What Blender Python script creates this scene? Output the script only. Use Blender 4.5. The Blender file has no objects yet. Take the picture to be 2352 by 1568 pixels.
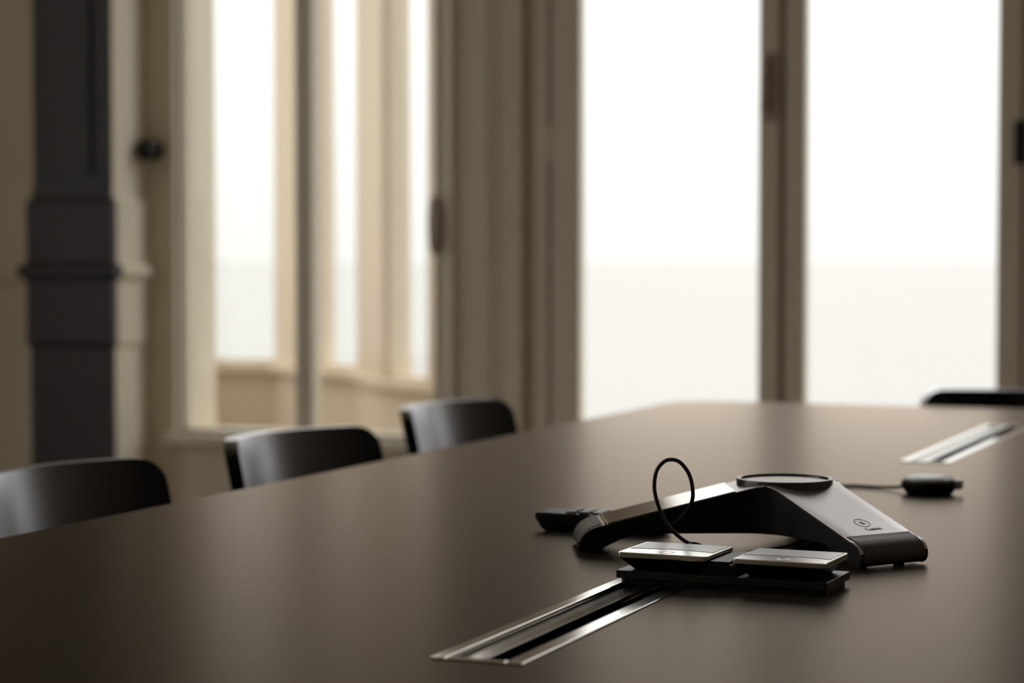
import bpy, bmesh, math, random
from mathutils import Vector, Matrix

S = bpy.context.scene
COL = S.collection
# ------------------------------------------------------------------ camera, world, exposure
K = 0.825                       # metres per survey unit (plan survey made from the photograph)
TZ = 0.74                       # height of the table top


def zz(z):                      # survey height -> metres
    return TZ + (z - TZ) * K


def V(x, y, z):
    return Vector((x * K, y * K, zz(z)))


F_PX = 5000.0
cam_d = bpy.data.cameras.new('camera')
cam = bpy.data.objects.new('camera', cam_d)
COL.objects.link(cam)
cam_d.sensor_width = 36.0
cam_d.lens = 36.0 * F_PX / 2352.0
cam_d.clip_start = 0.05
cam_d.clip_end = 3000
cam.location = V(0, 0, 1.14)
cam.rotation_euler = (math.radians(90 - 2.2220), 0, math.radians(21.8754))
cam_d.dof.use_dof = True
cam_d.dof.focus_distance = 2.72 * K
cam_d.dof.aperture_fstop = 4.1
S.camera = cam

world = bpy.data.worlds.new('overcast_sky')
S.world = world
world.use_nodes = True
wn = world.node_tree.nodes
wl = world.node_tree.links
wn.clear()
w_out = wn.new('ShaderNodeOutputWorld')
w_bg = wn.new('ShaderNodeBackground')
w_tc = wn.new('ShaderNodeTexCoord')
w_sep = wn.new('ShaderNodeSeparateXYZ')
w_ramp = wn.new('ShaderNodeValToRGB')
wl.new(w_tc.outputs['Generated'], w_sep.inputs[0])
wl.new(w_sep.outputs['Z'], w_ramp.inputs[0])
w_ramp.color_ramp.elements[0].position = 0.0
w_ramp.color_ramp.elements[0].color = (0.235, 0.232, 0.225, 1)
w_mid = w_ramp.color_ramp.elements.new(0.16)
w_mid.color = (0.31, 0.306, 0.297, 1)
w_ramp.color_ramp.elements[2].position = 0.62
w_ramp.color_ramp.elements[2].color = (1.0, 0.985, 0.955, 1)
wl.new(w_ramp.outputs[0], w_bg.inputs['Color'])
w_bg.inputs['Strength'].default_value = 5.0
wl.new(w_bg.outputs[0], w_out.inputs[0])

S.view_settings.view_transform = 'Standard'
S.view_settings.look = 'None'
S.view_settings.exposure = 0.0
S.view_settings.gamma = 1.0
S.view_settings.use_curve_mapping = False
S.cycles.use_denoising = True
S.cycles.max_bounces = 10
S.cycles.diffuse_bounces = 6
S.cycles.glossy_bounces = 5
S.cycles.transparent_max_bounces = 16
S.cycles.sample_clamp_indirect = 6.0
S.cycles.caustics_reflective = False
S.cycles.caustics_refractive = False


# ------------------------------------------------------------------ materials
def mat(name, col, rough=0.5, metal=0.0, spec=0.5, noise=0.0, nscale=30.0, bump=0.0, bscale=200.0, coat=0.0):
    m = bpy.data.materials.new(name)
    m.use_nodes = True
    nt = m.node_tree
    b = nt.nodes['Principled BSDF']
    b.inputs['Base Color'].default_value = (*col, 1)
    b.inputs['Roughness'].default_value = rough
    b.inputs['Metallic'].default_value = metal
    b.inputs['Specular IOR Level'].default_value = spec
    if coat:
        b.inputs['Coat Weight'].default_value = coat
        b.inputs['Coat Roughness'].default_value = 0.08
    tc = nt.nodes.new('ShaderNodeTexCoord')
    if noise:
        n = nt.nodes.new('ShaderNodeTexNoise')
        n.inputs['Scale'].default_value = nscale
        n.inputs['Detail'].default_value = 4
        r = nt.nodes.new('ShaderNodeValToRGB')
        r.color_ramp.elements[0].position = 0.3
        r.color_ramp.elements[1].position = 0.7
        r.color_ramp.elements[0].color = (*[c * (1 - noise) for c in col], 1)
        r.color_ramp.elements[1].color = (*[min(1, c * (1 + noise)) for c in col], 1)
        nt.links.new(tc.outputs['Object'], n.inputs['Vector'])
        nt.links.new(n.outputs['Fac'], r.inputs[0])
        nt.links.new(r.outputs[0], b.inputs['Base Color'])
    if bump:
        n2 = nt.nodes.new('ShaderNodeTexNoise')
        n2.inputs['Scale'].default_value = bscale
        n2.inputs['Detail'].default_value = 3
        bp = nt.nodes.new('ShaderNodeBump')
        bp.inputs['Strength'].default_value = bump
        bp.inputs['Distance'].default_value = 0.001
        nt.links.new(tc.outputs['Object'], n2.inputs['Vector'])
        nt.links.new(n2.outputs['Fac'], bp.inputs['Height'])
        nt.links.new(bp.outputs[0], b.inputs['Normal'])
    return m


def grille_mat(name, hole, web, pitch, rough=0.5, metal=0.0, lim=0.34):
    """regular perforation: dark holes on a lighter web, at a given pitch in metres"""
    m = bpy.data.materials.new(name)
    m.use_nodes = True
    nt = m.node_tree
    b = nt.nodes['Principled BSDF']
    b.inputs['Roughness'].default_value = rough
    b.inputs['Metallic'].default_value = metal
    tc = nt.nodes.new('ShaderNodeTexCoord')
    v = nt.nodes.new('ShaderNodeTexVoronoi')
    v.inputs['Scale'].default_value = 1.0 / pitch
    v.inputs['Randomness'].default_value = 0.0
    r = nt.nodes.new('ShaderNodeValToRGB')
    r.color_ramp.elements[0].position = lim - 0.06
    r.color_ramp.elements[1].position = lim + 0.06
    r.color_ramp.elements[0].color = (*hole, 1)
    r.color_ramp.elements[1].color = (*web, 1)
    nt.links.new(tc.outputs['Object'], v.inputs['Vector'])
    nt.links.new(v.outputs['Distance'], r.inputs[0])
    nt.links.new(r.outputs[0], b.inputs['Base Color'])
    return m


def glass_mat(name, tint=(0.97, 0.975, 0.97)):
    m = bpy.data.materials.new(name)
    m.use_nodes = True
    nt = m.node_tree
    nt.nodes.clear()
    o = nt.nodes.new('ShaderNodeOutputMaterial')
    t = nt.nodes.new('ShaderNodeBsdfTransparent')
    t.inputs[0].default_value = (*tint, 1)
    g = nt.nodes.new('ShaderNodeBsdfGlossy')
    g.inputs['Roughness'].default_value = 0.02
    lw = nt.nodes.new('ShaderNodeLayerWeight')
    lw.inputs['Blend'].default_value = 0.5
    pw = nt.nodes.new('ShaderNodeMath')
    pw.operation = 'POWER'
    pw.inputs[1].default_value = 5.0
    fr = nt.nodes.new('ShaderNodeMath')
    fr.operation = 'MULTIPLY_ADD'
    fr.inputs[1].default_value = 0.9
    fr.inputs[2].default_value = 0.03
    nt.links.new(lw.outputs['Facing'], pw.inputs[0])
    nt.links.new(pw.outputs[0], fr.inputs[0])
    mx = nt.nodes.new('ShaderNodeMixShader')
    nt.links.new(fr.outputs[0], mx.inputs[0])
    nt.links.new(t.outputs[0], mx.inputs[1])
    nt.links.new(g.outputs[0], mx.inputs[2])
    nt.links.new(mx.outputs[0], o.inputs[0])
    return m


M = {}
M['wall'] = mat('beige_wall_paint', (0.76, 0.69, 0.57), 0.75, noise=0.04, nscale=3)
M['wall_dark'] = mat('brown_wall_paint', (0.12, 0.10, 0.08), 0.8, noise=0.05, nscale=3)
M['cream'] = mat('cream_gloss_paint', (0.88, 0.81, 0.69), 0.4, noise=0.02, nscale=5)
M['frame'] = mat('cream_frame_paint', (0.76, 0.69, 0.58), 0.35, noise=0.02, nscale=5)
M['bay'] = mat('warm_bay_paint', (0.70, 0.605, 0.485), 0.55, noise=0.02, nscale=4)
M['ceil'] = mat('ceiling_paint', (0.84, 0.79, 0.71), 0.8)
M['floor'] = mat('brown_carpet', (0.26, 0.22, 0.18), 0.9, noise=0.15, nscale=60)
M['ground'] = mat('pale_haze_ground', (0.19, 0.186, 0.18), 0.9, noise=0.012, nscale=0.05)
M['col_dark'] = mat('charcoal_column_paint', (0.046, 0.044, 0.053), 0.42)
M['glass'] = glass_mat('window_glass')
M['bronze'] = mat('bronze_handle', (0.42, 0.35, 0.28), 0.35, metal=0.6)
M['black_metal'] = mat('black_metal', (0.008, 0.009, 0.009), 0.4, metal=0.3)


def satin_top(name, base, refl, amount, power, rough):
    """matt laminate: brown diffuse under a tinted sheen that grows towards grazing angles"""
    m = bpy.data.materials.new(name)
    m.use_nodes = True
    nt = m.node_tree
    nt.nodes.clear()
    o = nt.nodes.new('ShaderNodeOutputMaterial')
    tc = nt.nodes.new('ShaderNodeTexCoord')
    n = nt.nodes.new('ShaderNodeTexNoise')
    n.inputs['Scale'].default_value = 500
    bp = nt.nodes.new('ShaderNodeBump')
    bp.inputs['Strength'].default_value = 0.05
    bp.inputs['Distance'].default_value = 0.0005
    nt.links.new(tc.outputs['Object'], n.inputs['Vector'])
    nt.links.new(n.outputs['Fac'], bp.inputs['Height'])
    d = nt.nodes.new('ShaderNodeBsdfDiffuse')
    d.inputs['Color'].default_value = (*base, 1)
    g = nt.nodes.new('ShaderNodeBsdfGlossy')
    g.inputs['Color'].default_value = (*refl, 1)
    g.inputs['Roughness'].default_value = rough
    nt.links.new(bp.outputs[0], g.inputs['Normal'])
    lw = nt.nodes.new('ShaderNodeLayerWeight')
    lw.inputs['Blend'].default_value = 0.5
    pw = nt.nodes.new('ShaderNodeMath')
    pw.operation = 'POWER'
    pw.inputs[1].default_value = power
    ma = nt.nodes.new('ShaderNodeMath')
    ma.operation = 'MULTIPLY_ADD'
    ma.inputs[1].default_value = amount
    ma.inputs[2].default_value = 0.01
    mx = nt.nodes.new('ShaderNodeMixShader')
    nt.links.new(lw.outputs['Facing'], pw.inputs[0])
    nt.links.new(pw.outputs[0], ma.inputs[0])
    nt.links.new(ma.outputs[0], mx.inputs[0])
    nt.links.new(d.outputs[0], mx.inputs[1])
    nt.links.new(g.outputs[0], mx.inputs[2])
    nt.links.new(mx.outputs[0], o.inputs[0])
    return m


M['table'] = satin_top('dark_laminate', (0.036, 0.031, 0.027), (1.0, 0.86, 0.74), 0.62, 9.0, 0.28)
M['shell'] = satin_top('black_chair_shell', (0.003, 0.003, 0.0035), (0.95, 0.94, 1.0), 1.0, 1.6, 0.33)
M['alu'] = mat('satin_aluminium', (0.78, 0.75, 0.72), 0.13, metal=1.0)
M['flap'] = mat('grey_aluminium_flap', (0.30, 0.28, 0.265), 0.16, metal=1.0)
M['slot'] = mat('black_brush_slot', (0.004, 0.004, 0.004), 0.9, spec=0.1)
M['plastic'] = mat('black_plastic', (0.006, 0.0055, 0.005), 0.45, spec=0.22)
M['chrome'] = mat('chair_chrome', (0.6, 0.6, 0.62), 0.2, metal=1.0)
M['silver'] = mat('silver_phone_skin', (0.57, 0.535, 0.55), 0.36, metal=0.8)
M['edge'] = mat('brown_black_edge', (0.012, 0.010, 0.008), 0.4, spec=0.3)
M['screen'] = satin_top('black_screen_glass', (0.012, 0.011, 0.010), (1.0, 0.98, 0.95), 1.0, 1.6, 0.09)
M['cable'] = mat('black_cable', (0.007, 0.006, 0.006), 0.4)
M['mark'] = mat('grey_print', (0.12, 0.11, 0.11), 0.6)
M['ring'] = mat('dark_speaker_ring', (0.05, 0.046, 0.042), 0.25, metal=0.6)
M['spk'] = grille_mat('speaker_mesh', (0.03, 0.027, 0.024), (0.29, 0.255, 0.23), 0.0026, 0.4, 0.7)
M['cloth'] = grille_mat('foot_grille', (0.004, 0.004, 0.004), (0.10, 0.088, 0.084), 0.0014, 0.5, 0.2)
M['micg'] = grille_mat('microphone_grille', (0.04, 0.037, 0.034), (0.22, 0.20, 0.19), 0.0012, 0.3, 0.5)
M['mics'] = mat('silver_microphone_trim', (0.66, 0.63, 0.60), 0.18, metal=0.95)
M['button'] = mat('remote_button_rubber', (0.05, 0.052, 0.055), 0.3)
M['button_l'] = mat('pale_remote_button', (0.35, 0.30, 0.30), 0.35)
M['pod_top'] = mat('grey_pod_top', (0.30, 0.29, 0.29), 0.35)


# ------------------------------------------------------------------ mesh helpers
def obj(name, bm, m, parent=None, smooth=None, bevel=0.0, bseg=2):
    bmesh.ops.recalc_face_normals(bm, faces=bm.faces)
    if bevel:
        es = [e for e in bm.edges if len(e.link_faces) == 2 and e.calc_face_angle(0) > 0.5]
        if es:
            bmesh.ops.bevel(bm, geom=es, offset=bevel, segments=bseg, affect='EDGES', profile=0.5, clamp_overlap=True)
    me = bpy.data.meshes.new(name)
    bm.to_mesh(me)
    bm.free()
    if smooth is not None:
        for p in me.polygons:
            p.use_smooth = True
        try:
            me.set_sharp_from_angle(angle=math.radians(smooth))
        except Exception:
            pass
    me.materials.append(m)
    o = bpy.data.objects.new(name, me)
    COL.objects.link(o)
    if parent is not None:
        o.parent = parent
    return o


def thing(name, label, cat, loc=(0, 0, 0), rz=0.0, group=None):
    o = bpy.data.objects.new(name, None)
    o.empty_display_size = 0.05
    COL.objects.link(o)
    o.location = loc
    o.rotation_euler = (0, 0, rz)
    o['label'] = label
    o['category'] = cat
    if group:
        o['group'] = group
    return o


def tag(o, label, cat, group=None):
    o['label'] = label
    o['category'] = cat
    if group:
        o['group'] = group
    return o


def struct(o, label=None, cat=None):
    o['kind'] = 'structure'
    if label:
        o['label'] = label
    if cat:
        o['category'] = cat
    return o


def box(bm, x0, x1, y0, y1, z0, z1, mx=None):
    vs = [bm.verts.new(Vector(c) if mx is None else mx @ Vector(c)) for c in
          [(x0, y0, z0), (x1, y0, z0), (x1, y1, z0), (x0, y1, z0), (x0, y0, z1), (x1, y0, z1), (x1, y1, z1), (x0, y1, z1)]]
    for f in [(0, 3, 2, 1), (4, 5, 6, 7), (0, 1, 5, 4), (1, 2, 6, 5), (2, 3, 7, 6), (3, 0, 4, 7)]:
        bm.faces.new([vs[i] for i in f])


def prism(bm, pts, z0, z1):
    lo = [bm.verts.new((p[0], p[1], z0)) for p in pts]
    hi = [bm.verts.new((p[0], p[1], z1)) for p in pts]
    n = len(pts)
    bm.faces.new(lo[::-1])
    bm.faces.new(hi)
    for i in range(n):
        bm.faces.new([lo[i], lo[(i + 1) % n], hi[(i + 1) % n], hi[i]])


def loft(bm, rings, close=True, caps=True):
    """rings: lists of equal length of 3-D points; closed cross-sections when close"""
    R = [[bm.verts.new(p) for p in r] for r in rings]
    n = len(R[0])
    for a, b in zip(R[:-1], R[1:]):
        for i in range(n if close else n - 1):
            bm.faces.new([a[i], a[(i + 1) % n], b[(i + 1) % n], b[i]])
    if caps:
        bm.faces.new(R[0][::-1])
        bm.faces.new(R[-1])
    return R


def lathe(bm, prof, n=64, c=(0, 0)):
    rings = [[(c[0] + r * math.cos(2 * math.pi * i / n), c[1] + r * math.sin(2 * math.pi * i / n), z) for i in range(n)] for r, z in prof]
    loft(bm, rings)


def spline(pts, sub=10):
    P = [Vector(p) for p in pts]
    P = [P[0] * 2 - P[1]] + P + [P[-1] * 2 - P[-2]]
    out = []
    for i in range(1, len(P) - 2):
        a, b, c, d = P[i - 1:i + 3]
        for k in range(sub):
            t = k / sub
            out.append(0.5 * ((2 * b) + (c - a) * t + (2 * a - 5 * b + 4 * c - d) * t * t + (3 * b - a - 3 * c + d) * t ** 3))
    out.append(P[-2])
    return out


def tube(bm, pts, r, n=12, sub=10, smooth=True):
    path = spline(pts, sub) if smooth else [Vector(p) for p in pts]
    up = Vector((0.13, 0.21, 0.97))
    rings = []
    prev = None
    for i, p in enumerate(path):
        t = (path[min(i + 1, len(path) - 1)] - path[max(i - 1, 0)]).normalized()
        if prev is None:
            a = t.cross(up).normalized()
        else:
            a = (prev - t * prev.dot(t)).normalized()
        prev = a
        b = t.cross(a)
        rr = r[i] if isinstance(r, list) else r
        rings.append([p + rr * (a * math.cos(2 * math.pi * k / n) + b * math.sin(2 * math.pi * k / n)) for k in range(n)])
    loft(bm, rings)


def rrect(x0, x1, y0, y1, r, n=8):
    pts = []
    for cx, cy, a0 in ((x1 - r, y0 + r, -90), (x1 - r, y1 - r, 0), (x0 + r, y1 - r, 90), (x0 + r, y0 + r, 180)):
        for i in range(n + 1):
            a = math.radians(a0 + 90 * i / n)
            pts.append((cx + r * math.cos(a), cy + r * math.sin(a)))
    return pts


def seg_frame(P, Q):
    """matrix: local x along P->Q, local y to the left of travel, z up (metres)"""
    d = (Vector((Q[0], Q[1], 0)) - Vector((P[0], P[1], 0)))
    L = d.length
    d.normalize()
    n = Vector((-d.y, d.x, 0))
    m = Matrix(((d.x, n.x, 0, P[0]), (d.y, n.y, 0, P[1]), (0, 0, 1, 0), (0, 0, 0, 1)))
    return m, L


# ------------------------------------------------------------------ room shell
XL, XR, YN, YF = -6.9 * K, 3.0 * K, -3.0 * K, 7.2 * K
CEIL = 4.30
WT = 0.26                                     # far wall thickness
TOP = 3.85                                    # heads of the windows
bay = [(-4.62, 7.515), (-6.05, 9.35), (-5.53, 9.65), (-5.19, 9.74), (-4.81, 9.38), (-4.52, 9.28),
       (-4.11, 8.70), (-3.79, 8.47), (-3.36, 8.20), (-3.02, 7.515)]
bay = [(x * K, y * K) for x, y in bay]

bm = bmesh.new()
prism(bm, [(XL, YN), (XR, YN), (XR, YF + WT), (bay[-1][0], YF + WT)] + bay[::-1] + [(XL, YF + WT)], -0.12, 0.0)
struct(obj('floor', bm, M['floor']))
bm = bmesh.new()
box(bm, XL - 0.2, XR + 0.2, YN - 0.2, YF + WT, CEIL, CEIL + 0.15)
struct(obj('ceiling', bm, M['ceil']))
ADDED_WIN = [(-1.6 * K, 0.5 * K), (1.1 * K, 3.2 * K)]     # tall unseen windows added in the left wall to brighten the room
bm = bmesh.new()
cuts = [YN] + [v for w in ADDED_WIN for v in w] + [YF + WT]
for a, b in zip(cuts[::2], cuts[1::2]):
    box(bm, XL - 0.2, XL, a, b, 0, CEIL)
for a, b in ADDED_WIN:
    box(bm, XL - 0.2, XL, a, b, 0, 0.38)
    box(bm, XL - 0.2, XL, a, b, 3.85, CEIL)
struct(obj('wall_left', bm, M['wall']))
for nm, a in (('wall_right', (XR, XR + 0.2, YN, YF + WT)), ('wall_near', (XL - 0.2, XR + 0.2, YN - 0.2, YN))):
    bm = bmesh.new()
    box(bm, *a, 0, CEIL)
    struct(obj(nm, bm, M['wall']))

O1 = (-4.273 * K, -3.150 * K, zz(0.472))       # bay opening: left, right, sill
O2 = (-2.829 * K, -1.000 * K, zz(0.30))        # right-hand window: left, right, sill
O3 = (-0.78 * K, 0.28 * K, zz(0.30))           # next window, beyond the right edge of the picture
bm = bmesh.new()
Y0, Y1 = YF, YF + WT
box(bm, XL, O1[0], Y0, Y1, 0, CEIL)
box(bm, O1[0], O1[1], Y0, Y1, 0, O1[2])
box(bm, O1[0], O1[1], Y0, Y1, TOP, CEIL)
box(bm, O1[1], O2[0], Y0, Y1, 0, CEIL)
box(bm, O2[0], O2[1], Y0, Y1, 0, O2[2])
box(bm, O2[0], O2[1], Y0, Y1, TOP, CEIL)
box(bm, O2[1], O3[0], Y0, Y1, 0, CEIL)
box(bm, O3[0], O3[1], Y0, Y1, 0, O3[2])
box(bm, O3[0], O3[1], Y0, Y1, TOP, CEIL)
box(bm, O3[1], XR, Y0, Y1, 0, CEIL)
struct(obj('wall_far', bm, M['wall']))

# dado rail and skirting on the far wall left of the pillar, skirting and ledge under the bay opening
bm = bmesh.new()
box(bm, XL, -4.745 * K, YF - 0.022, YF, zz(1.045), zz(1.085))
struct(obj('trim_1', bm, M['wall'], bevel=0.006))
bm = bmesh.new()
box(bm, XL, -4.745 * K, YF - 0.02, YF, 0.0, 0.14)
box(bm, -4.39 * K, O1[1], YF - 0.02, YF, 0.0, 0.14)
box(bm, -4.39 * K, O1[1], YF - 0.03, YF, 0.27, 0.30)
struct(obj('baseboard_far', bm, M['wall'], bevel=0.004))
bm = bmesh.new()
box(bm, O1[0] - 0.03, O1[1] + 0.01, YF - 0.035, YF + 0.06, O1[2] - 0.035, O1[2])
struct(obj('trim_2', bm, M['cream'], bevel=0.006))

# pier between the two windows: moulded upright casing (a run of rolls and flats)
bm = bmesh.new()
prof = []


def flat(px0, px1, d):
    prof.append((px0 * K, YF - d))
    prof.append((px1 * K, YF - d))


def roll(x0, x1, d0, d1, bulge, n=10):
    for i in range(n + 1):
        t = i / n
        prof.append(((x0 + (x1 - x0) * t) * K, YF - (d0 + (d1 - d0) * t) - bulge * math.sin(math.pi * t)))


roll(-3.150, -3.112, 0.002, 0.034, 0.0, 4)
roll(-3.109, -3.080, 0.034, 0.006, 0.0, 4)
roll(-3.076, -2.972, 0.006, 0.022, 0.006)
roll(-2.970, -2.920, 0.020, 0.002, 0.0, 4)
for i in range(11):                            # cove rising to the window frame
    t = i / 10
    prof.append(((-2.918 + 0.086 * t) * K, YF - 0.002 - 0.050 * t ** 1.8))
prof = [(-3.150 * K, YF)] + prof + [(-2.832 * K, YF)]
prism(bm, prof, O1[2] - 0.1, TOP + 0.12)
struct(obj('trim_3', bm, M['frame'], smooth=40))

# ------------------------------------------------------------------ pillar against the far wall (charcoal face, cream body)
pil = thing('wall_pillar', 'square moulded pillar against the far wall, charcoal front and cream side', 'pillar', (-4.566 * K, YF, 0))
hw = 0.172 * K                                 # half width


def pillar_part(depth0, depth1, name, m, grow):
    bm = bmesh.new()
    def blk(g, z0, z1, g2=None):
        g2 = g if g2 is None else g2
        lo = [(-hw - g, -depth1 - 0.0, z0), (hw + g, -depth1 - 0.0, z0), (hw + g, -depth0, z0), (-hw - g, -depth0, z0)]
        hi = [(-hw - g2, -depth1 - 0.0, z1), (hw + g2, -depth1 - 0.0, z1), (hw + g2, -depth0, z1), (-hw - g2, -depth0, z1)]
        loft(bm, [lo, hi])
    k = grow
    blk(0.006 * k, 0.0, zz(0.80))
    blk(0.006 * k, zz(0.80), zz(0.822), 0.018 * k)
    blk(0.014 * k, zz(0.822), zz(1.055))
    blk(0.020 * k, zz(1.055), zz(1.075), 0.036 * k)
    blk(0.036 * k, zz(1.075), zz(1.10))
    blk(0.036 * k, zz(1.10), zz(1.12), 0.014 * k)
    blk(0.014 * k, zz(1.12), zz(1.345))
    blk(0.014 * k, zz(1.345), zz(1.365), 0.0)
    blk(0.0, zz(1.365), CEIL)
    return obj(name, bm, m, pil)


pb = pillar_part(0.0, 0.236 * K, 'body', M['cream'], 1.0)
pb['label'] = 'cream side of the pillar'
bm = bmesh.new()
D0 = 0.236 * K
D1 = 0.250 * K


def fblk(g, z0, z1, g2=None):
    g2 = g if g2 is None else g2
    lo = [(-hw - g, -D1 - g, z0), (hw + g, -D1 - g, z0), (hw + g, -D0, z0), (-hw - g, -D0, z0)]
    hi = [(-hw - g2, -D1 - g2, z1), (hw + g2, -D1 - g2, z1), (hw + g2, -D0, z1), (-hw - g2, -D0, z1)]
    loft(bm, [lo, hi])


fblk(0.006, 0.0, zz(0.80))
fblk(0.006, zz(0.80), zz(0.822), 0.018)
fblk(0.014, zz(0.822), zz(1.055))
fblk(0.020, zz(1.055), zz(1.075), 0.036)
fblk(0.036, zz(1.075), zz(1.10))
fblk(0.036, zz(1.10), zz(1.12), 0.014)
fblk(0.014, zz(1.12), zz(1.345))
fblk(0.014, zz(1.345), zz(1.365), 0.0)
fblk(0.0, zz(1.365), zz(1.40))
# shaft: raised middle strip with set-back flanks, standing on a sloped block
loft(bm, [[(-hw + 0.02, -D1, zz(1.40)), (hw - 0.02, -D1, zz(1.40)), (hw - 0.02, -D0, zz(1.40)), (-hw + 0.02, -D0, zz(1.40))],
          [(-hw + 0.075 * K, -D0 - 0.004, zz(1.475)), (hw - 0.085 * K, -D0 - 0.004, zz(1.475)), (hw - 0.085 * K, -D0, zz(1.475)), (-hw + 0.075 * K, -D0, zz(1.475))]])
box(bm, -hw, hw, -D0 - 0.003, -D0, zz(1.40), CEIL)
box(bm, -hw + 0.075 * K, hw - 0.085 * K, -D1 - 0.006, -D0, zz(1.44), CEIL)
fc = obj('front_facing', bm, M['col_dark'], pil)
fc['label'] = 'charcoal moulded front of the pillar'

# round dark wall knob between pillar and bay opening
bm = bmesh.new()
mx = Matrix.Translation((-4.352 * K, YF, zz(1.545))) @ Matrix.Rotation(math.radians(90), 4, 'X')
lathe(bm, [(0.030, 0.0), (0.030, 0.008), (0.014, 0.012), (0.014, 0.035), (0.033, 0.042), (0.036, 0.056), (0.030, 0.068), (0.01, 0.072)], 32)
bm.transform(mx)
tag(obj('wall_knob', bm, M['black_metal'], smooth=40), 'small dark round knob on the wall beside the cream side of the pillar', 'knob')

# ------------------------------------------------------------------ windows
def window_root(name, loc=(0, 0, 0)):
    o = bpy.data.objects.new(name, None)
    COL.objects.link(o)
    o['kind'] = 'structure'
    o.location = loc
    return o


# window_1: inner glazing of the bay opening
w1 = window_root('window_1')
bm = bmesh.new()
y0, y1 = YF + 0.03, YF + 0.085
box(bm, -4.273 * K, -4.255 * K, y0, y1, O1[2], TOP)
box(bm, -3.200 * K, -3.150 * K, y0 - 0.02, y1, O1[2], TOP)
box(bm, -3.150 * K - 0.001, -3.150 * K + 0.0, y0, y1, O1[2], TOP)
box(bm, -3.775 * K, -3.706 * K, y0, y1, O1[2], TOP)
box(bm, -4.255 * K, -3.200 * K, y0, y1, TOP - 0.06, TOP)
box(bm, -4.255 * K, -3.200 * K, y0, y1, O1[2], O1[2] + 0.012)
obj('window_frame', bm, M['frame'], w1, bevel=0.004)
for a, b in ((-4.255, -3.775), (-3.706, -3.200)):
    bm = bmesh.new()
    box(bm, a * K, b * K, y0 + 0.022, y0 + 0.028, O1[2] + 0.012, TOP - 0.06)
    obj('pane', bm, M['glass'], w1)
bm = bmesh.new()
rings = []
for i in range(15):
    t = i / 14
    z = zz(1.15) + (zz(1.36) - zz(1.15)) * t
    w = 0.021 * math.sqrt(max(0.0, 1 - (2 * t - 1) ** 2)) + 0.003
    rings.append([(-3.192 * K + w * math.cos(a) * 1.0, y0 - 0.03 + 0.010 * math.sin(a), z) for a in [2 * math.pi * k / 16 for k in range(16)]])
loft(bm, rings)
h1 = obj('handle', bm, M['bronze'], w1, smooth=60)
h1['label'] = 'oval bronze window handle'
# left reveal of the opening is the wall itself

# window_2: two-leaf window on the right
w2 = window_root('window_2')
y0, y1 = YF - 0.012, YF + 0.075
zb, zt = O2[2], TOP
bm = bmesh.new()
box(bm, -2.829 * K, -2.748 * K, y0, y1, zb, zt)
box(bm, -2.75 * K, -2.715 * K, YF + 0.036, y1, zb, zt)
box(bm, -1.115 * K, -1.085 * K, YF + 0.036, y1, zb, zt)
box(bm, -1.925 * K, -1.870 * K, YF + 0.036, y1, zb, zt)
box(bm, -1.090 * K, -1.000 * K, y0, y1, zb, zt)
box(bm, -2.748 * K, -1.090 * K, y0, y1, zt - 0.06, zt)
box(bm, -2.748 * K, -1.090 * K, y0, y1, zb, zb + 0.05)
obj('window_frame', bm, M['frame'], w2, bevel=0.005)


def leaf(x0, x1, s0, s1, nm='sash'):
    bm = bmesh.new()
    ya, yb = YF - 0.022, YF + 0.035
    a, b = zb + 0.055, zt - 0.065
    box(bm, x0, x0 + s0, ya, yb, a, b)
    box(bm, x1 - s1, x1, ya, yb, a, b)
    box(bm, x0 + s0, x1 - s1, ya, yb, a, a + 0.07)
    box(bm, x0 + s0, x1 - s1, ya, yb, b - 0.07, b)
    o = obj(nm, bm, M['frame'], w2, bevel=0.009)
    bm = bmesh.new()
    box(bm, x0 + s0, x1 - s1, YF + 0.002, YF + 0.008, a + 0.07, b - 0.07)
    obj('pane', bm, M['glass'], o)
    return o


leafL = leaf(-2.734 * K, -1.908 * K, 0.110 * K, 0.074 * K)
leafR = leaf(-1.888 * K, -1.100 * K, 0.071 * K, 0.080 * K)
bm = bmesh.new()
box(bm, -2.7485 * K, -2.7335 * K, YF - 0.024, YF - 0.008, zz(1.475), zz(1.605))
obj('lock_plate', bm, M['frame'], w2, bevel=0.002)
bm = bmesh.new()
box(bm, -1.973 * K, -1.925 * K, YF - 0.034, YF - 0.022, zz(1.60), zz(1.83))
hp = obj('handle', bm, M['bronze'], w2, bevel=0.005)
bm = bmesh.new()
tube(bm, [(-1.948 * K, YF - 0.03, zz(1.80)), (-1.948 * K, YF - 0.055, zz(1.80)), (-1.952 * K, YF - 0.060, zz(1.74)), (-1.956 * K, YF - 0.058, zz(1.63))], 0.010, 12, 8)
obj('lever', bm, M['bronze'], hp, smooth=50)
bm = bmesh.new()
box(bm, -1.125 * K, -1.085 * K, YF - 0.034, YF - 0.022, zz(1.44), zz(1.58))
h3 = obj('handle', bm, M['black_metal'], w2, bevel=0.005)

# window_9: next window of the same wall, to the right of the picture
w8 = window_root('window_9')
bm = bmesh.new()
box(bm, O3[0], O3[0] + 0.10, y0, y1, zb, zt)
box(bm, O3[1] - 0.10, O3[1], y0, y1, zb, zt)
box(bm, O3[0] + 0.10, O3[1] - 0.10, y0, y1, zt - 0.10, zt)
box(bm, O3[0] + 0.10, O3[1] - 0.10, y0, y1, zb, zb + 0.10)
obj('window_frame', bm, M['frame'], w8, bevel=0.005)
bm = bmesh.new()
box(bm, O3[0] + 0.10, O3[1] - 0.10, YF + 0.002, YF + 0.008, zb + 0.10, zt - 0.10)
obj('pane', bm, M['glass'], w8)

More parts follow.
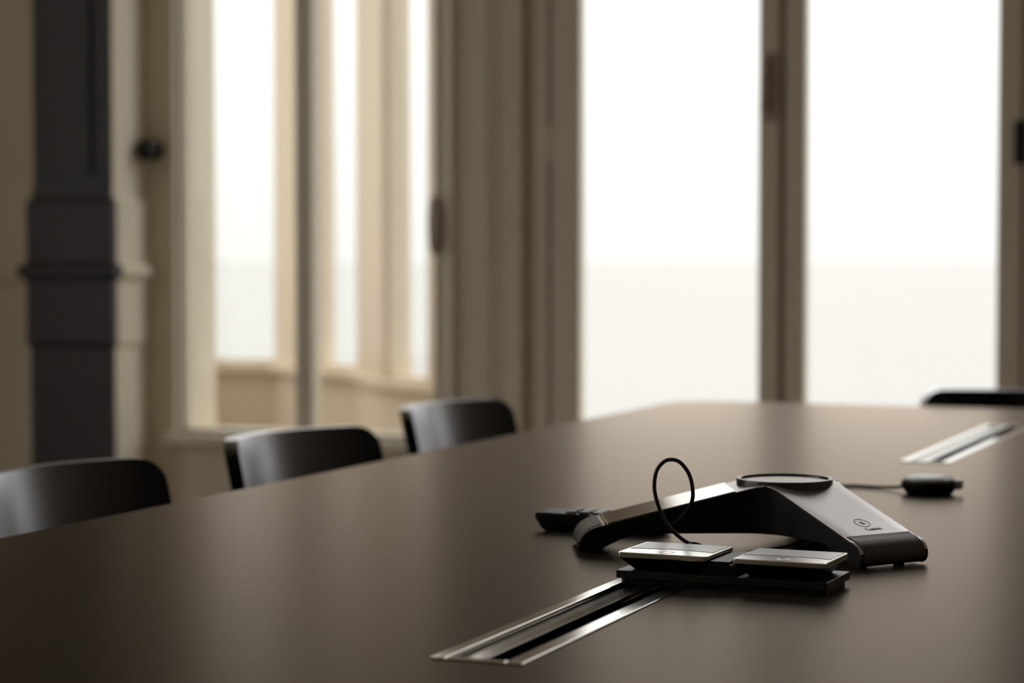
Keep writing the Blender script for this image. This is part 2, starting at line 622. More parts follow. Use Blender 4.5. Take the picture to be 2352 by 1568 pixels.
for i, (a, b) in enumerate(ADDED_WIN):  # frames and panes of the added, unseen left-wall windows
    r = window_root('window_%d' % (10 + i))
    bm = bmesh.new()
    for u0, u1 in ((a, a + 0.07), (b - 0.07, b), ((a + b) / 2 - 0.04, (a + b) / 2 + 0.04)):
        box(bm, XL - 0.14, XL - 0.06, u0, u1, 0.38, 3.85)
    for z0, z1 in ((0.38, 0.46), (3.77, 3.85)):
        box(bm, XL - 0.139, XL - 0.061, a + 0.07, b - 0.07, z0, z1)
    obj('window_frame', bm, M['frame'], r)
    bm = bmesh.new()
    box(bm, XL - 0.104, XL - 0.098, a + 0.07, b - 0.07, 0.46, 3.77)
    obj('pane', bm, M['glass'], r)

# ------------------------------------------------------------------ bay: parapet, posts, windows, glazed roof
SILL, HEAD, BT = zz(0.60), 3.90, 0.11
kinds = ['win', 'wall', 'win', 'wall', 'win', 'wall', 'win', 'wall', 'win']  # first and last windows are added, out of view, to light the bay
# mitred outer line
def offset_line(pts, d):
    out = []
    for i, p in enumerate(pts):
        ns = []
        if i > 0:
            m_, L_ = seg_frame(pts[i - 1], p)
            ns.append(Vector((m_[0][1], m_[1][1])))
        if i < len(pts) - 1:
            m_, L_ = seg_frame(p, pts[i + 1])
            ns.append(Vector((m_[0][1], m_[1][1])))
        n = sum(ns, Vector((0, 0))).normalized()
        k = d / max(0.45, n.dot(ns[0]))
        out.append((p[0] + n.x * k, p[1] + n.y * k))
    return out


bout = offset_line(bay, BT)
bm = bmesh.new()
for i, kd in enumerate(kinds):
    q = [bay[i], bay[i + 1], bout[i + 1], bout[i]]
    if kd == 'wall':
        prism(bm, q, 0, CEIL)
    else:
        prism(bm, q, 0, SILL)
        prism(bm, q, HEAD, CEIL)
struct(obj('wall_bay', bm, M['bay']))
# inner sill board running round the bay
bin_ = offset_line(bay, -0.035)
bm = bmesh.new()
for i in range(0, len(kinds)):
    prism(bm, [bay[i], bay[i + 1], bin_[i + 1], bin_[i]][::-1], SILL - 0.03, SILL)
struct(obj('trim_4', bm, M['bay']))
wi = 3
for i, kd in enumerate(kinds):
    if kd != 'win':
        continue
    mx, L = seg_frame(bay[i], bay[i + 1])
    r = window_root('window_%d' % wi)
    wi += 1
    fw = 0.012
    bm = bmesh.new()
    box(bm, 0, fw, 0.02, 0.07, SILL, HEAD, mx)
    box(bm, L - fw, L, 0.02, 0.07, SILL, HEAD, mx)
    box(bm, fw, L - fw, 0.02, 0.07, SILL, SILL + 0.02, mx)
    box(bm, fw, L - fw, 0.02, 0.07, HEAD - 0.04, HEAD, mx)
    obj('window_frame', bm, M['bay'], r)
    bm = bmesh.new()
    box(bm, fw, L - fw, 0.042, 0.048, SILL + 0.02, HEAD - 0.04, mx)
    obj('pane', bm, M['glass'], r)
    if wi == 5:
        bm = bmesh.new()
        box(bm, L + 0.035, L + 0.060, -0.035, -0.0, zz(1.74), zz(1.83), mx)
        hh = obj('handle', bm, M['mics'], r, bevel=0.006)
        hh['label'] = 'bright window handle on the bay post'
# flat ceiling of the bay
bm = bmesh.new()
prism(bm, bout, CEIL, CEIL + 0.1)
struct(obj('ceiling', bm, M['ceil']))

# pale flat land outside, reaching the horizon
bm = bmesh.new()
vs = [bm.verts.new(p) for p in [(-900, YF + 0.6, -3.2), (900, YF + 0.6, -3.2), (900, 1500, -3.2), (-900, 1500, -3.2)]]
bm.faces.new(vs)
struct(obj('ground', bm, M['ground']))

# ------------------------------------------------------------------ table
tb = thing('conference_table', 'large dark brown-grey conference table with rounded corners and two cable troughs', 'table', (-0.83 * K, 2.6 * K, 0))
tx0, tx1, ty0, ty1 = -1.0 * K, 1.0 * K, -3.1 * K, 3.22 * K
T1 = (-0.879 + 0.83, -0.780 + 0.83, 1.970 - 2.6, 2.72 - 2.6)
T2 = (-0.879 + 0.83, -0.780 + 0.83, 4.22 - 2.6, 5.22 - 2.6)


def slab_with_holes(outer, holes, z0, z1):
    """tabletop: outline with rectangular cut-outs, made by cutting a solid"""
    bm = bmesh.new()
    prism(bm, outer, z0, z1)
    bmesh.ops.recalc_face_normals(bm, faces=bm.faces)
    me = bpy.data.meshes.new('tabletop')
    bm.to_mesh(me)
    bm.free()
    o = bpy.data.objects.new('tabletop', me)
    COL.objects.link(o)
    bm = bmesh.new()
    for h in holes:
        box(bm, h[0], h[1], h[2], h[3], z0 - 0.05, z1 + 0.05)
    bmesh.ops.recalc_face_normals(bm, faces=bm.faces)
    cm = bpy.data.meshes.new('cut')
    bm.to_mesh(cm)
    bm.free()
    c = bpy.data.objects.new('cut', cm)
    COL.objects.link(c)
    md = o.modifiers.new('cut', 'BOOLEAN')
    md.operation = 'DIFFERENCE'
    md.object = c
    md.solver = 'EXACT'
    bpy.context.view_layer.update()
    dg = bpy.context.evaluated_depsgraph_get()
    nm = bpy.data.meshes.new_from_object(o.evaluated_get(dg))
    o.modifiers.clear()
    o.data = nm
    bpy.data.objects.remove(c)
    return o


holes = [[(T[0] + 0.004) * K, (T[1] - 0.004) * K, (T[2] + 0.004) * K, (T[3] - 0.004) * K] for T in (T1, T2)]
top = slab_with_holes(rrect(tx0, tx1, ty0, ty1, 0.125 * K, 12), holes, TZ - 0.038, TZ)
top.data.materials.clear()
top.data.materials.append(M['table'])
top.parent = tb
bv = top.modifiers.new('edge', 'BEVEL')
bv.width = 0.003
bv.segments = 2
bv.limit_method = 'ANGLE'
for sx in (-1, 1):
    for yy in (-2.2, 2.4):
        bm = bmesh.new()
        prism(bm, rrect(sx * 0.62 * K - 0.04, sx * 0.62 * K + 0.04, yy * K - 0.04, yy * K + 0.04, 0.012), 0.0, TZ - 0.038)
        obj('leg', bm, M['black_metal'], tb)
bm = bmesh.new()
box(bm, -0.66 * K, 0.66 * K, -2.24 * K, -2.16 * K, TZ - 0.09, TZ - 0.038)
box(bm, -0.66 * K, 0.66 * K, 2.36 * K, 2.44 * K, TZ - 0.09, TZ - 0.038)
box(bm, 0.40 * K, 0.46 * K, -2.2 * K, 2.4 * K, TZ - 0.09, TZ - 0.038)
box(bm, -0.46 * K, -0.40 * K, -2.2 * K, 2.4 * K, TZ - 0.09, TZ - 0.038)
obj('underframe', bm, M['black_metal'], tb)


def trough(T, lab):
    x0, x1, ya, yb = [v * K for v in T]
    w = x1 - x0
    rl, rr, fl = 0.16 * w, 0.19 * w, 0.42 * w
    e = 0.010 * K
    z = TZ + 0.0018
    bm = bmesh.new()
    box(bm, x0, x0 + rl, ya, yb, TZ - 0.02, z)
    box(bm, x1 - rr, x1, ya, yb, TZ - 0.02, z)
    box(bm, x0 + rl, x1 - rr, ya, ya + e, TZ - 0.02, z)
    box(bm, x0 + rl, x1 - rr, yb - e, yb, TZ - 0.02, z)
    t = obj('cable_trough', bm, M['alu'], tb, bevel=0.0006)
    t['label'] = lab
    bm = bmesh.new()
    g = 0.0015
    # hinged lid, its free edge lifted a little
    loft(bm, [[(x0 + rl + g, y, TZ - 0.0022), (x0 + rl + fl, y, TZ + 0.0022), (x0 + rl + fl, y, TZ - 0.002), (x0 + rl + g, y, TZ - 0.006)] for y in (ya + e + g, yb - e - g)])
    obj('lid', bm, M['flap'], t, bevel=0.0004)
    bm = bmesh.new()
    a, b = x0 + rl, x1 - rr
    box(bm, a, b, ya + e, yb - e, TZ - 0.05, TZ - 0.046)
    box(bm, a - 0.001, a, ya + e, yb - e, TZ - 0.05, TZ - 0.02)
    box(bm, b, b + 0.001, ya + e, yb - e, TZ - 0.05, TZ - 0.02)
    obj('well', bm, M['slot'], t)
    return t


trough(T1, 'near cable trough with a dark open slot')
trough(T2, 'far cable trough')

# ------------------------------------------------------------------ chairs
def make_chair(name, label, loc, rz):
    """faces local +X; origin on the floor under the middle of the back's chord"""
    t = thing(name, label, 'chair', loc, rz, 'black shell chairs around the table')
    topz = zz(0.779)
    R = 0.345
    half = 0.203
    al = math.asin(half / R)
    th = 0.024
    hb = 0.29
    rc = 0.036
    lean = math.tan(math.radians(15))
    bm = bmesh.new()
    nu, nv = 32, 30
    inner, outer = [], []
    for j in range(nv + 1):
        v = j / nv
        v = v - 0.13 * math.sin(2 * math.pi * v)
        d = hb * v                              # distance below the top
        # rounded corners: the arc is narrower close to the top and bottom
        dd = min(d, hb - d)
        cut = 0.0
        if dd < rc:
            cut = rc - math.sqrt(max(0, rc * rc - (rc - dd) ** 2))
        a = (half - cut + 0.012 * 0) / R
        a = math.asin(min(0.99, (half - cut) / R))
        ri, ro = [], []
        for i in range(nu + 1):
            an = -a + 2 * a * i / nu
            cx = (R - th / 2) * math.cos(an)
            x = -(cx - R * math.cos(al)) + d * lean * 0.9
            ri.append((x, (R - th / 2) * math.sin(an), topz - d))
            x2 = -((R + th / 2) * math.cos(an) - R * math.cos(al)) + d * lean * 0.9
            ro.append((x2, (R + th / 2) * math.sin(an), topz - d))
        inner.append(ri)
        outer.append(ro)
    VI = [[bm.verts.new(p) for p in r] for r in inner]
    VO = [[bm.verts.new(p) for p in r] for r in outer]
    for j in range(nv):
        for i in range(nu):
            bm.faces.new([VI[j][i], VI[j][i + 1], VI[j + 1][i + 1], VI[j + 1][i]])
            bm.faces.new([VO[j][i], VO[j + 1][i], VO[j + 1][i + 1], VO[j][i + 1]])
        bm.faces.new([VI[j][0], VI[j + 1][0], VO[j + 1][0], VO[j][0]])
        bm.faces.new([VI[j][nu], VO[j][nu], VO[j + 1][nu], VI[j + 1][nu]])
    for i in range(nu):
        bm.faces.new([VI[0][i], VO[0][i], VO[0][i + 1], VI[0][i + 1]])
        bm.faces.new([VI[nv][i], VI[nv][i + 1], VO[nv][i + 1], VO[nv][i]])
    obj('backrest', bm, M['shell'], t, smooth=38)
    # seat pan, dished and rolled down at the front
    bm = bmesh.new()
    n = 14
    up, dn = [], []
    for i in range(n + 1):
        u = i / n
        x = 0.06 + 0.40 * u
        w = 0.205 * (0.88 + 0.12 * math.sin(math.pi * min(1, u * 1.2))) * (1.0 if u < 0.85 else 1 - 0.35 * ((u - 0.85) / 0.15) ** 2)
        ru, rd = [], []
        for k in range(13):
            s = -1 + 2 * k / 12
            z = 0.445 + 0.018 * abs(s) ** 2.5 - 0.020 * math.sin(math.pi * u) * (1 - s * s) - (0.03 * ((u - 0.75) / 0.25) ** 2 if u > 0.75 else 0) + (0.04 * ((0.2 - u) / 0.2) ** 2 if u < 0.2 else 0)
            ru.append((x, w * s, z))
            rd.append((x, w * s, z - 0.016))
        up.append(ru)
        dn.append(rd)
    loft(bm, [u_ + d_[::-1] for u_, d_ in zip(up, dn)])
    obj('seat', bm, M['shell'], t, smooth=45)
    bm = bmesh.new()
    tube(bm, [(0.03, 0.0, 0.56), (0.015, 0.0, 0.49), (0.06, 0.0, 0.435), (0.20, 0.0, 0.425)], 0.016, 12, 8)
    obj('back_support', bm, M['chrome'], t, smooth=50)
    for sx, x0, x1 in ((0, 0.10, 0.03), (1, 0.38, 0.43)):
        for sy in (-1, 1):
            bm = bmesh.new()
            tube(bm, [(0.22, sy * 0.02, 0.428), (x0, sy * 0.15, 0.420), (x0 + (x1 - x0) * 0.15, sy * 0.172, 0.36), (x1, sy * 0.21, 0.0)], 0.009, 10, 8)
            obj('leg', bm, M['chrome'], t, smooth=50)
    return t


def dup(root, label, loc, rz):
    r = root.copy()
    COL.objects.link(r)
    r.location = loc
    r.rotation_euler = (0, 0, rz)
    r['label'] = label
    for ch in list(root.children):
        c = ch.copy()
        COL.objects.link(c)
        c.parent = r
        for g in ch.children:
            d = g.copy()
            COL.objects.link(d)
            d.parent = c
    return r


R_ = math.radians
c0 = make_chair('shell_chair', 'black curved-back chair nearest the camera on the left side of the table', (-2.085 * K, 3.172 * K, 0), R_(-6))
dup(c0, 'black curved-back chair in the middle of the three on the left side of the table', (-2.060 * K, 3.990 * K, 0), R_(-10))
dup(c0, 'black curved-back chair farthest away on the left side, in front of the window pier', (-2.118 * K, 4.925 * K, 0), R_(-8))
dup(c0, 'black chair at the far head of the table, below the right-hand window frame', (-0.925 * K, 5.925 * K, 0), R_(-91))

# ------------------------------------------------------------------ conference phone
PH = V(-0.765, 2.913, 0.74) + Vector((0, 0, 0.0002))
ph = thing('conference_phone', 'silver three-legged conference phone with a round speaker on the table', 'phone', PH)
ANG = {'R': R_(-36), 'B': R_(84), 'L': R_(204)}
HALF, FR, RHO = 0.0575, 0.05, 0.0741
P0 = (HALF + FR) / math.tan(R_(60))
ZT = 0.092


def halfw(p, z=1.0):
    if p >= P0:
        if z < 0.011:
            return HALF - 0.011 * (1 - math.sqrt(max(0.0, 1 - ((0.011 - z) / 0.011) ** 2)))
        return HALF
    return HALF + FR - math.sqrt(max(0.0, FR * FR - (p - P0) ** 2))


def leg_profile(p1, pe, zf=0.036, zl=0.016):
    """top line of one leg: flat hub, slope, rounded toe down to the table"""
    s0 = 0.042
    s = (ZT - zf) / (p1 - s0)
    pts = [(RHO / 2, ZT), (0.0395, ZT - 0.0002), (0.0425, ZT - 0.0007), (0.047, ZT - s * 0.0055), (0.054, ZT - s * (0.054 - s0)), (0.062, ZT - s * (0.062 - s0)), (0.070, ZT - s * (0.070 - s0))]
    n = 10
    for i in range(1, n + 1):
        t = i / n
        p = 0.070 + (p1 - 0.070) * t
        pts.append((p, ZT - s * (p - s0)))
    pz_, zz_ = pts[-1]
    a0 = math.atan(s)
    rx, rz = pe - pz_, zz_ - zl
    for i in range(1, 13):
        a = a0 * 0.6 + (math.pi / 2 - a0 * 0.6) * i / 12
        f0, g0 = math.sin(a0 * 0.6), math.cos(a0 * 0.6)
        pts.append((pz_ + rx * (math.sin(a) - f0) / (1 - f0), zz_ - rz * (g0 - math.cos(a)) / g0))
    for t in (0.3, 0.6, 0.85):
        pts.append((pe - 0.003 * t * t, zl + (0.004 - zl) * t))
    pts.append((pe - 0.006, 0.0028))
    return pts


PROF = {'R': leg_profile(0.200, 0.224), 'L': leg_profile(0.252, 0.288, 0.040, 0.010), 'B': leg_profile(0.200, 0.224)}


def pt(leg, p, q, z):
    a = ANG[leg]
    return Vector(((p * math.cos(a) - q * math.sin(a)) * K, (p * math.sin(a) + q * math.cos(a)) * K, z * K))


def offset_prof(pr, d):
    out = []
    for i, (p, z) in enumerate(pr):
        a = pr[max(i - 1, 0)]
        b = pr[min(i + 1, len(pr) - 1)]
        t = Vector((b[0] - a[0], b[1] - a[1])).normalized()
        n = Vector((t.y, -t.x))                # to the right of travel: inward / down
        out.append((p + n.x * d, max(z + n.y * d, 0.0028)))
    return out


# skin: silver upper shell, about 4 mm thick, continuous over the three legs
NQ = 12
TH = 0.0045
bm = bmesh.new()
for leg, pr in PROF.items():
    pin = offset_prof(pr, TH)
    pin[0] = (pr[0][0], ZT - TH)
    rings = []
    for (p, z), (p2, z2) in zip(pr, pin):
        w = halfw(p, z)
        topr = [pt(leg, p, -w + 2 * w * i / NQ, z - (0.0012 if i in (0, NQ) else 0)) for i in range(NQ + 1)]
        botr = [pt(leg, p2, w - 2 * w * i / NQ, z2) for i in range(NQ + 1)]
        rings.append(topr + botr)
    loft(bm, rings, True, True)
tri = [(RHO * math.cos(a + R_(60)) * K, RHO * math.sin(a + R_(60)) * K) for a in (ANG['R'], ANG['B'], ANG['L'])]
prism(bm, tri, (ZT - TH) * K, ZT * K)
skin = obj('shell', bm, M['silver'], ph, smooth=35)
skin.data.materials.append(M['edge'])
for f_ in skin.data.polygons:
    if f_.normal.z < 0.25:
        f_.material_index = 1                  # dark edge of the shell

# black body under the shell
bm = bmesh.new()
INS = 0.003
for leg, pr in PROF.items():
    pin = offset_prof(pr, TH - 0.0004)
    pin[0] = (pr[0][0], ZT - TH)
    pe = pr[-1][0]
    rings = []
    for (p, z) in pin:
        w = halfw(p) - INS * min(1.0, (p - RHO / 2) / 0.035)
        d0 = pe - 0.075
        b = 0.0265 if p < d0 else 0.0265 - 0.0235 * min(1, (p - d0) / 0.055) ** 1.4
        b = min(b, z - 0.0015)
        rings.append([pt(leg, p, -w + 2 * w * i / NQ, z) for i in range(NQ + 1)] + [pt(leg, p, w - 2 * w * i / NQ, b) for i in range(NQ + 1)])
    loft(bm, rings[:-4], True, True)
tri2 = [(x * 0.985, y * 0.985) for x, y in tri]
prism(bm, tri2, 0.0265 * K, (ZT - TH) * K)
obj('base_body', bm, M['plastic'], ph, smooth=35)


def strip(leg, name, m, a, b, w, lift, parent, thick=0.0012, wfun=None):
    """sheet laid on a leg's top line from station a to b"""
    pr = PROF[leg]
    # resample profile by index between stations given as arc parameter (index floats)
    def at(s):
        i = min(int(s), len(pr) - 2)
        t = s - i
        return (pr[i][0] + (pr[i + 1][0] - pr[i][0]) * t, pr[i][1] + (pr[i + 1][1] - pr[i][1]) * t)
    n = 24
    line = [at(a + (b - a) * i / n) for i in range(n + 1)]
    up = offset_prof(line, -lift)
    lo = offset_prof(line, thick)
    bm = bmesh.new()
    rings = []
    for k, ((p, z), (p2, z2)) in enumerate(zip(up, lo)):
        ww = w if wfun is None else wfun(k / n)
        rings.append([pt(leg, p, -ww + 2 * ww * i / 8, z) for i in range(9)] + [pt(leg, p2, ww - 2 * ww * i / 8, z2) for i in range(9)])
    loft(bm, rings)
    return obj(name, bm, m, parent, smooth=35)


def st(leg, p):
    """station (index float) of a distance p on a leg's slope"""
    pr = PROF[leg]
    for i in range(len(pr) - 1):
        if pr[i][0] <= p <= pr[i + 1][0]:
            return i + (p - pr[i][0]) / (pr[i + 1][0] - pr[i][0])
    return len(pr) - 1


toe = {k: len(v) - 1 for k, v in PROF.items()}
for leg in 'RLB':
    o = strip(leg, 'foot_grille', M['cloth'], st(leg, PROF[leg][16][0] - (0.006 if leg != 'L' else -0.004)), toe[leg] - 1.6, HALF - 0.0055, 0.0006, ph)
scr = strip('L', 'touch_screen', M['screen'], st('L', 0.076), st('L', 0.2485), HALF - 0.0015, 0.0005, ph)
scr['label'] = 'glossy black touch screen on the left leg'
strip('L', 'chrome_strip', M['alu'], st('L', 0.2495), st('L', 0.2530), HALF - 0.003, 0.0012, ph)
strip('R', 'chrome_strip', M['mark'], st('R', 0.1915), st('R', 0.1925), HALF - 0.004, 0.0002, ph)

# speaker ring and mesh
bm = bmesh.new()
zr = 0.0960
rings = []
for r, z in [(0.0655, 0.076), (0.0665, zr - 0.002), (0.0655, zr), (0.0615, zr), (0.0605, zr - 0.001), (0.0600, zr - 0.0045), (0.0600, 0.082), (0.0655, 0.076)]:
    rings.append([(r * K * math.cos(2 * math.pi * i / 72), r * K * math.sin(2 * math.pi * i / 72), z * K) for i in range(72)])
loft(bm, rings, True, False)
obj('speaker_ring', bm, M['ring'], ph, smooth=40)
bm = bmesh.new()
lathe(bm, [(0.0602 * K, 0.0875 * K), (0.0602 * K, (zr - 0.0036) * K), (0.030 * K, (zr - 0.0030) * K), (0.0005, (zr - 0.0028) * K)], 72)
obj('speaker_mesh', bm, M['spk'], ph, smooth=40)

# mute key (ring and crossed microphone mark) and maker's name on the right leg
def slope_matrix(leg, p):
    pr = PROF[leg]
    i = int(st(leg, p))
    a, b = pr[i], pr[i + 1]
    an = ANG[leg]
    sl = Vector((b[0] - a[0], 0, b[1] - a[1])).normalized()
    ex = Vector((math.cos(an), math.sin(an), 0)) * sl.x + Vector((0, 0, sl.z))   # down the leg
    ey = Vector((-math.sin(an), math.cos(an), 0))
    ez = ex.cross(ey)
    t = p - a[0]
    z = a[1] + (b[1] - a[1]) * t / (b[0] - a[0])
    o = pt(leg, p, 0, z)
    m = Matrix.Identity(4)
    for r in range(3):
        m[r][0], m[r][1], m[r][2], m[r][3] = ey[r], -ex[r], ez[r], o[r]
    return m           # local x across the leg, local y up the leg, z out of the surface


mk = slope_matrix('R', 0.160)
bm = bmesh.new()
rings = []
for r, z in [(0.0093, 0.0), (0.0093, 0.0003), (0.0086, 0.0003), (0.0086, 0.0)]:
    rings.append([(r * math.cos(2 * math.pi * i / 40), r * math.sin(2 * math.pi * i / 40), z) for i in range(40)])
loft(bm, rings + [rings[0]], True, False)
bm.transform(mk)
mb = obj('mute_button', bm, M['mark'], ph)
bm = bmesh.new()
prism(bm, rrect(-0.0011, 0.0011, -0.0008, 0.0034, 0.001, 4), 0, 0.0003)
box(bm, -0.0021, 0.0021, -0.0029, -0.0024, 0, 0.0003)
box(bm, -0.0003, 0.0003, -0.0024, -0.0012, 0, 0.0003)
box(bm, -0.0042, 0.0042, -0.0003, 0.0003, 0.0001, 0.0004, Matrix.Rotation(R_(-45), 4, 'Z'))
bm.transform(mk)
obj('microphone_symbol', bm, M['mark'], mb)


def text_mesh(name, body, size, m4, m, parent):
    c = bpy.data.curves.new(name, 'FONT')
    c.body = body
    c.size = size
    c.align_x = 'CENTER'
    c.align_y = 'CENTER'
    c.extrude = 0.00008
    o = bpy.data.objects.new(name, c)
    COL.objects.link(o)
    bpy.context.view_layer.update()
    dg = bpy.context.evaluated_depsgraph_get()
    me = bpy.data.meshes.new_from_object(o.evaluated_get(dg))
    bpy.data.objects.remove(o)
    me.transform(m4)
    me.materials.clear()
    me.materials.append(m)
    t = bpy.data.objects.new(name, me)
    COL.objects.link(t)
    t.parent = parent
    return t


ml = slope_matrix('R', 0.178)
text_mesh('lettering', 'Yealink', 0.0078, ml @ Matrix.Translation((0.0035, 0, 0.0002)), M['mark'], ph)

# rubber feet
for leg in 'RLB':
    for s in (-1, 1):
        bm = bmesh.new()
        c = pt(leg, PROF[leg][-1][0] - 0.022, s * 0.032, 0)
        lathe(bm, [(0.006, 0.0), (0.006, 0.0045)], 20, (c.x, c.y))
        obj('rubber_foot', bm, M['plastic'], ph)

# ------------------------------------------------------------------ charging cradle with two microphones
CR = V(-0.7355, 2.555, 0.74)
cr = thing('charging_cradle', 'low black charging cradle holding two microphones in front of the conference phone', 'charging cradle', CR, R_(-2))
cw, cd = 0.133 * K, 0.0525 * K
bm = bmesh.new()
prism(bm, rrect(-cw * 0.97, cw * 0.97, -cd * 0.90, cd * 0.92, 0.006), 0.0, 0.0085 * K)
obj('plinth', bm, M['plastic'], cr)
bm = bmesh.new()
prism(bm, rrect(-cw, cw, -cd, cd, 0.0025, 4), 0.0080 * K, 0.0175 * K)
obj('base_plate', bm, M['edge'], cr, bevel=0.0008)
bm = bmesh.new()
sw = 0.012 * K
loft(bm, [[(-sw * 1.9, -cd * 0.96, 0.0174 * K), (sw * 1.9, -cd * 0.96, 0.0174 * K), (sw * 1.9, cd * 0.96, 0.0174 * K), (-sw * 1.9, cd * 0.96, 0.0174 * K)],
          [(-sw, -cd * 0.98, 0.0325 * K), (sw, -cd * 0.98, 0.0325 * K), (sw, cd * 0.97, 0.0325 * K), (-sw, cd * 0.97, 0.0325 * K)],
          [(-sw, -cd * 0.98, 0.0352 * K), (sw, -cd * 0.98, 0.0352 * K), (sw, cd * 0.97, 0.0352 * K), (-sw, cd * 0.97, 0.0352 * K)]])
obj('centre_spine', bm, M['plastic'], cr, bevel=0.0005)


def make_mic(label):
    t = thing('wireless_microphone', label, 'microphone', (0, 0, 0), 0, 'wireless microphones in the cradle')
    hwid, hd = 0.0578 * K, 0.0525 * K
    z0, z1, z2 = 0.0178 * K, 0.0335 * K, 0.0400 * K
    bm = bmesh.new()
    lo = rrect(-hwid * 0.72, hwid * 0.72, -hd * 0.70, hd * 0.70, 0.004, 4)
    hi = rrect(-hwid * 0.985, hwid * 0.985, -hd * 0.985, hd * 0.985, 0.004, 4)
    loft(bm, [[(x, y, z0) for x, y in lo], [(x, y, z1) for x, y in hi]])
    obj('base_body', bm, M['plastic'], t)
    bm = bmesh.new()
    prism(bm, rrect(-hwid, hwid, -hd, hd, 0.0045, 5), z1, z2)
    obj('top_plate', bm, M['mics'], t, bevel=0.0009)
    # grille: straight back and sides, front edge bowed
    bm = bmesh.new()
    a, b = hwid * 0.93, hd * 0.93
    fr = [(-a + 2 * a * i / 16, -hd * 0.30 - hd * 0.16 * (1 - (2 * i / 16 - 1) ** 2) * -1.0) for i in range(17)]
    prism(bm, fr + [(a, b), (-a, b)], z2 - 0.0004, z2 + 0.00035)
    obj('grille', bm, M['micg'], t)
    bm = bmesh.new()
    cx, cy, rr = 0.0, -hd * 0.60, 0.0068 * K * 1.25
    lathe(bm, [(rr, z2 - 0.0002), (rr, z2 + 0.0002), (rr * 0.9, z2 + 0.0003), (rr * 0.3, z2 + 0.00025)], 36, (cx, cy))
    obj('touch_button', bm, M['mics'], t, smooth=40)
    bm = bmesh.new()
    ring = []
    for r, z in [(rr * 1.07, z2 - 0.0001), (rr * 1.07, z2 + 0.00025), (rr * 1.0, z2 + 0.00025), (rr * 1.0, z2 - 0.0001)]:
        ring.append([(cx + r * math.cos(2 * math.pi * i / 36), cy + r * math.sin(2 * math.pi * i / 36), z) for i in range(36)])
    loft(bm, ring + [ring[0]], True, False)
    obj('button_surround', bm, M['mark'], t)
    return t


mrot = Matrix.Rotation(R_(-2), 4, 'Z')
m1 = make_mic('square silver-edged microphone in the left bay of the cradle, under the cable loop')
m1.location = CR + (mrot @ Vector((-0.0735 * K, 0, 0)))
m1.rotation_euler = (0, 0, R_(-2))
dup(m1, 'square silver-edged microphone in the right bay of the cradle, by the phone foot', CR + (mrot @ Vector((0.0735 * K, 0, 0))), R_(-2))

# ------------------------------------------------------------------ cables
def cable(name, label, pts, r, parent=None, base=None, rz=0.0):
    bm = bmesh.new()
    tube(bm, [V(*p) for p in pts], r * K, 12, 10)
    if parent is not None:
        bm.transform((Matrix.Translation(base) @ Matrix.Rotation(rz, 4, 'Z')).inverted())
        return obj(name, bm, M['cable'], parent, smooth=60)
    return tag(obj(name, bm, M['cable'], smooth=60), label, 'cable')


LOOP = [(-0.752, 3.010, 0.762), (-0.750, 2.975, 0.7450), (-0.7518, 2.935, 0.7430), (-0.762, 2.890, 0.7430), (-0.785, 2.835, 0.7430), (-0.808, 2.755, 0.7470), (-0.8205, 2.692, 0.7680),
        (-0.8345, 2.69, 0.7704), (-0.8505, 2.69, 0.7809), (-0.8642, 2.69, 0.7951), (-0.8749, 2.69, 0.8173), (-0.8803, 2.69, 0.8398),
        (-0.8774, 2.69, 0.8616), (-0.8673, 2.69, 0.8744), (-0.8555, 2.69, 0.8776), (-0.8437, 2.69, 0.8730), (-0.8331, 2.692, 0.8575),
        (-0.8290, 2.693, 0.8363), (-0.8331, 2.70, 0.8209), (-0.8469, 2.72, 0.8050), (-0.8653, 2.75, 0.7911), (-0.8871, 2.79, 0.7791),
        (-0.9080, 2.83, 0.7700), (-0.9250, 2.865, 0.7640), (-0.9300, 2.885, 0.7660)]
cable('looped_cable', 'thin black cable standing up in a loop between the cradle and the conference phone', LOOP, 0.0026)
cable('cord', None, [(-0.722, 2.607, 0.7525), (-0.726, 2.64, 0.7470), (-0.742, 2.75, 0.7430),
      (-0.748, 2.85, 0.7432), (-0.741, 2.93, 0.7432), (-0.740, 2.975, 0.7460), (-0.742, 3.005, 0.7620)], 0.0024, cr, CR, R_(-2))

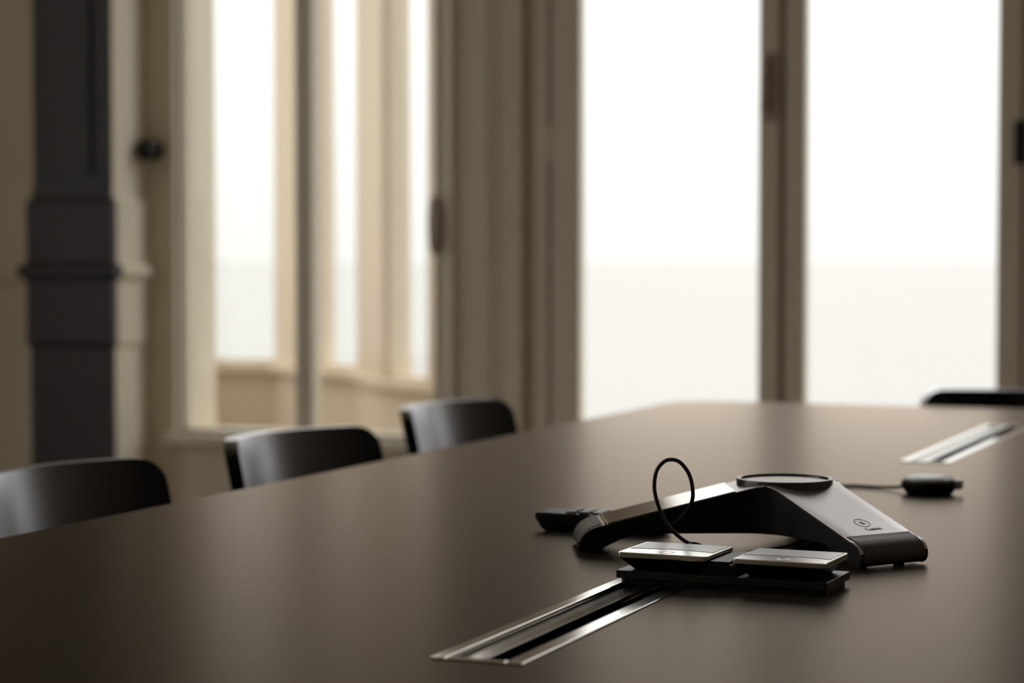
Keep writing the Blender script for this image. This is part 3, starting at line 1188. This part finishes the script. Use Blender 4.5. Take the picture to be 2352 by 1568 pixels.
# ------------------------------------------------------------------ remote control
rm = thing('remote_control', 'black remote control lying behind the left leg of the conference phone', 'remote control', V(-1.055, 2.985, 0.74), R_(1))
L2, W2 = 0.096 * K, 0.030 * K
bm = bmesh.new()
rings = []
for x, w, h0, h1 in [(-1.0, 0.90, 0.020, 0.0262), (-0.985, 0.97, 0.015, 0.0272), (-0.90, 1.0, 0.004, 0.0278), (-0.82, 1.0, 0.0, 0.0276), (0.0, 1.0, 0.0, 0.0262), (0.86, 1.0, 0.0, 0.0245), (0.95, 0.97, 0.003, 0.0242), (1.0, 0.85, 0.008, 0.022)]:
    W = W2 * w
    rings.append([(L2 * x, -W * 0.82, h0 * K), (L2 * x, W * 0.82, h0 * K), (L2 * x, W, (h0 + 0.35 * (h1 - h0)) * K), (L2 * x, W, (h1 - 0.002) * K),
                  (L2 * x, W * 0.93, h1 * K), (L2 * x, -W * 0.93, h1 * K), (L2 * x, -W, (h1 - 0.002) * K), (L2 * x, -W, (h0 + 0.35 * (h1 - h0)) * K)])
loft(bm, rings)
obj('case', bm, M['plastic'], rm, smooth=30)
for i in range(7):
    for j in range(3):
        x = (-0.45 + 0.21 * i) * L2
        y = (-0.55 + 0.55 * j) * W2
        zt_ = (0.0268 - 0.0016 * (x / L2 + 0.5)) * K
        bm = bmesh.new()
        bw = 0.0075 * K
        prism(bm, rrect(x - bw, x + bw, y - 0.0058 * K, y + 0.0058 * K, 0.002, 4), zt_ - 0.001, zt_ + 0.0038 * K)
        obj('button', bm, M['button_l'] if (i + j) % 3 == 0 else M['button'], rm, bevel=0.0006)

# ------------------------------------------------------------------ small wired pod on the right
pd_ = thing('microphone_pod', 'small rounded black pod on a cable, right of and behind the conference phone', 'microphone pod', V(-0.712, 3.665, 0.74))
bm = bmesh.new()
prf = [(0.034, 0.0), (0.039, 0.002), (0.046, 0.012), (0.0475, 0.019), (0.045, 0.0235), (0.02, 0.0245), (0.001, 0.0245)]
lathe(bm, [(r * K, z * K) for r, z in prf], 48)
obj('case', bm, M['plastic'], pd_, smooth=40)
bm = bmesh.new()
lathe(bm, [(0.043 * K, 0.0238 * K), (0.042 * K, 0.0275 * K), (0.036 * K, 0.0305 * K), (0.018 * K, 0.0315 * K), (0.001 * K, 0.0315 * K)], 48)
obj('top_cap', bm, M['pod_top'], pd_, smooth=40)
bm = bmesh.new()
box(bm, 0.041 * K, 0.056 * K, -0.012 * K, 0.012 * K, 0.010 * K, 0.026 * K)
obj('side_tab', bm, M['pod_top'], pd_, bevel=0.002)

cable('cord', None, [(-0.7585, 3.674, 0.7500), (-0.775, 3.690, 0.7465), (-0.81, 3.708, 0.7436), (-0.87, 3.705, 0.7436), (-0.905, 3.60, 0.7436), (-0.885, 3.40, 0.7436),
      (-0.845, 3.22, 0.7440), (-0.818, 3.13, 0.7500), (-0.800, 3.09, 0.7560)], 0.0031, pd_, V(-0.712, 3.665, 0.74))
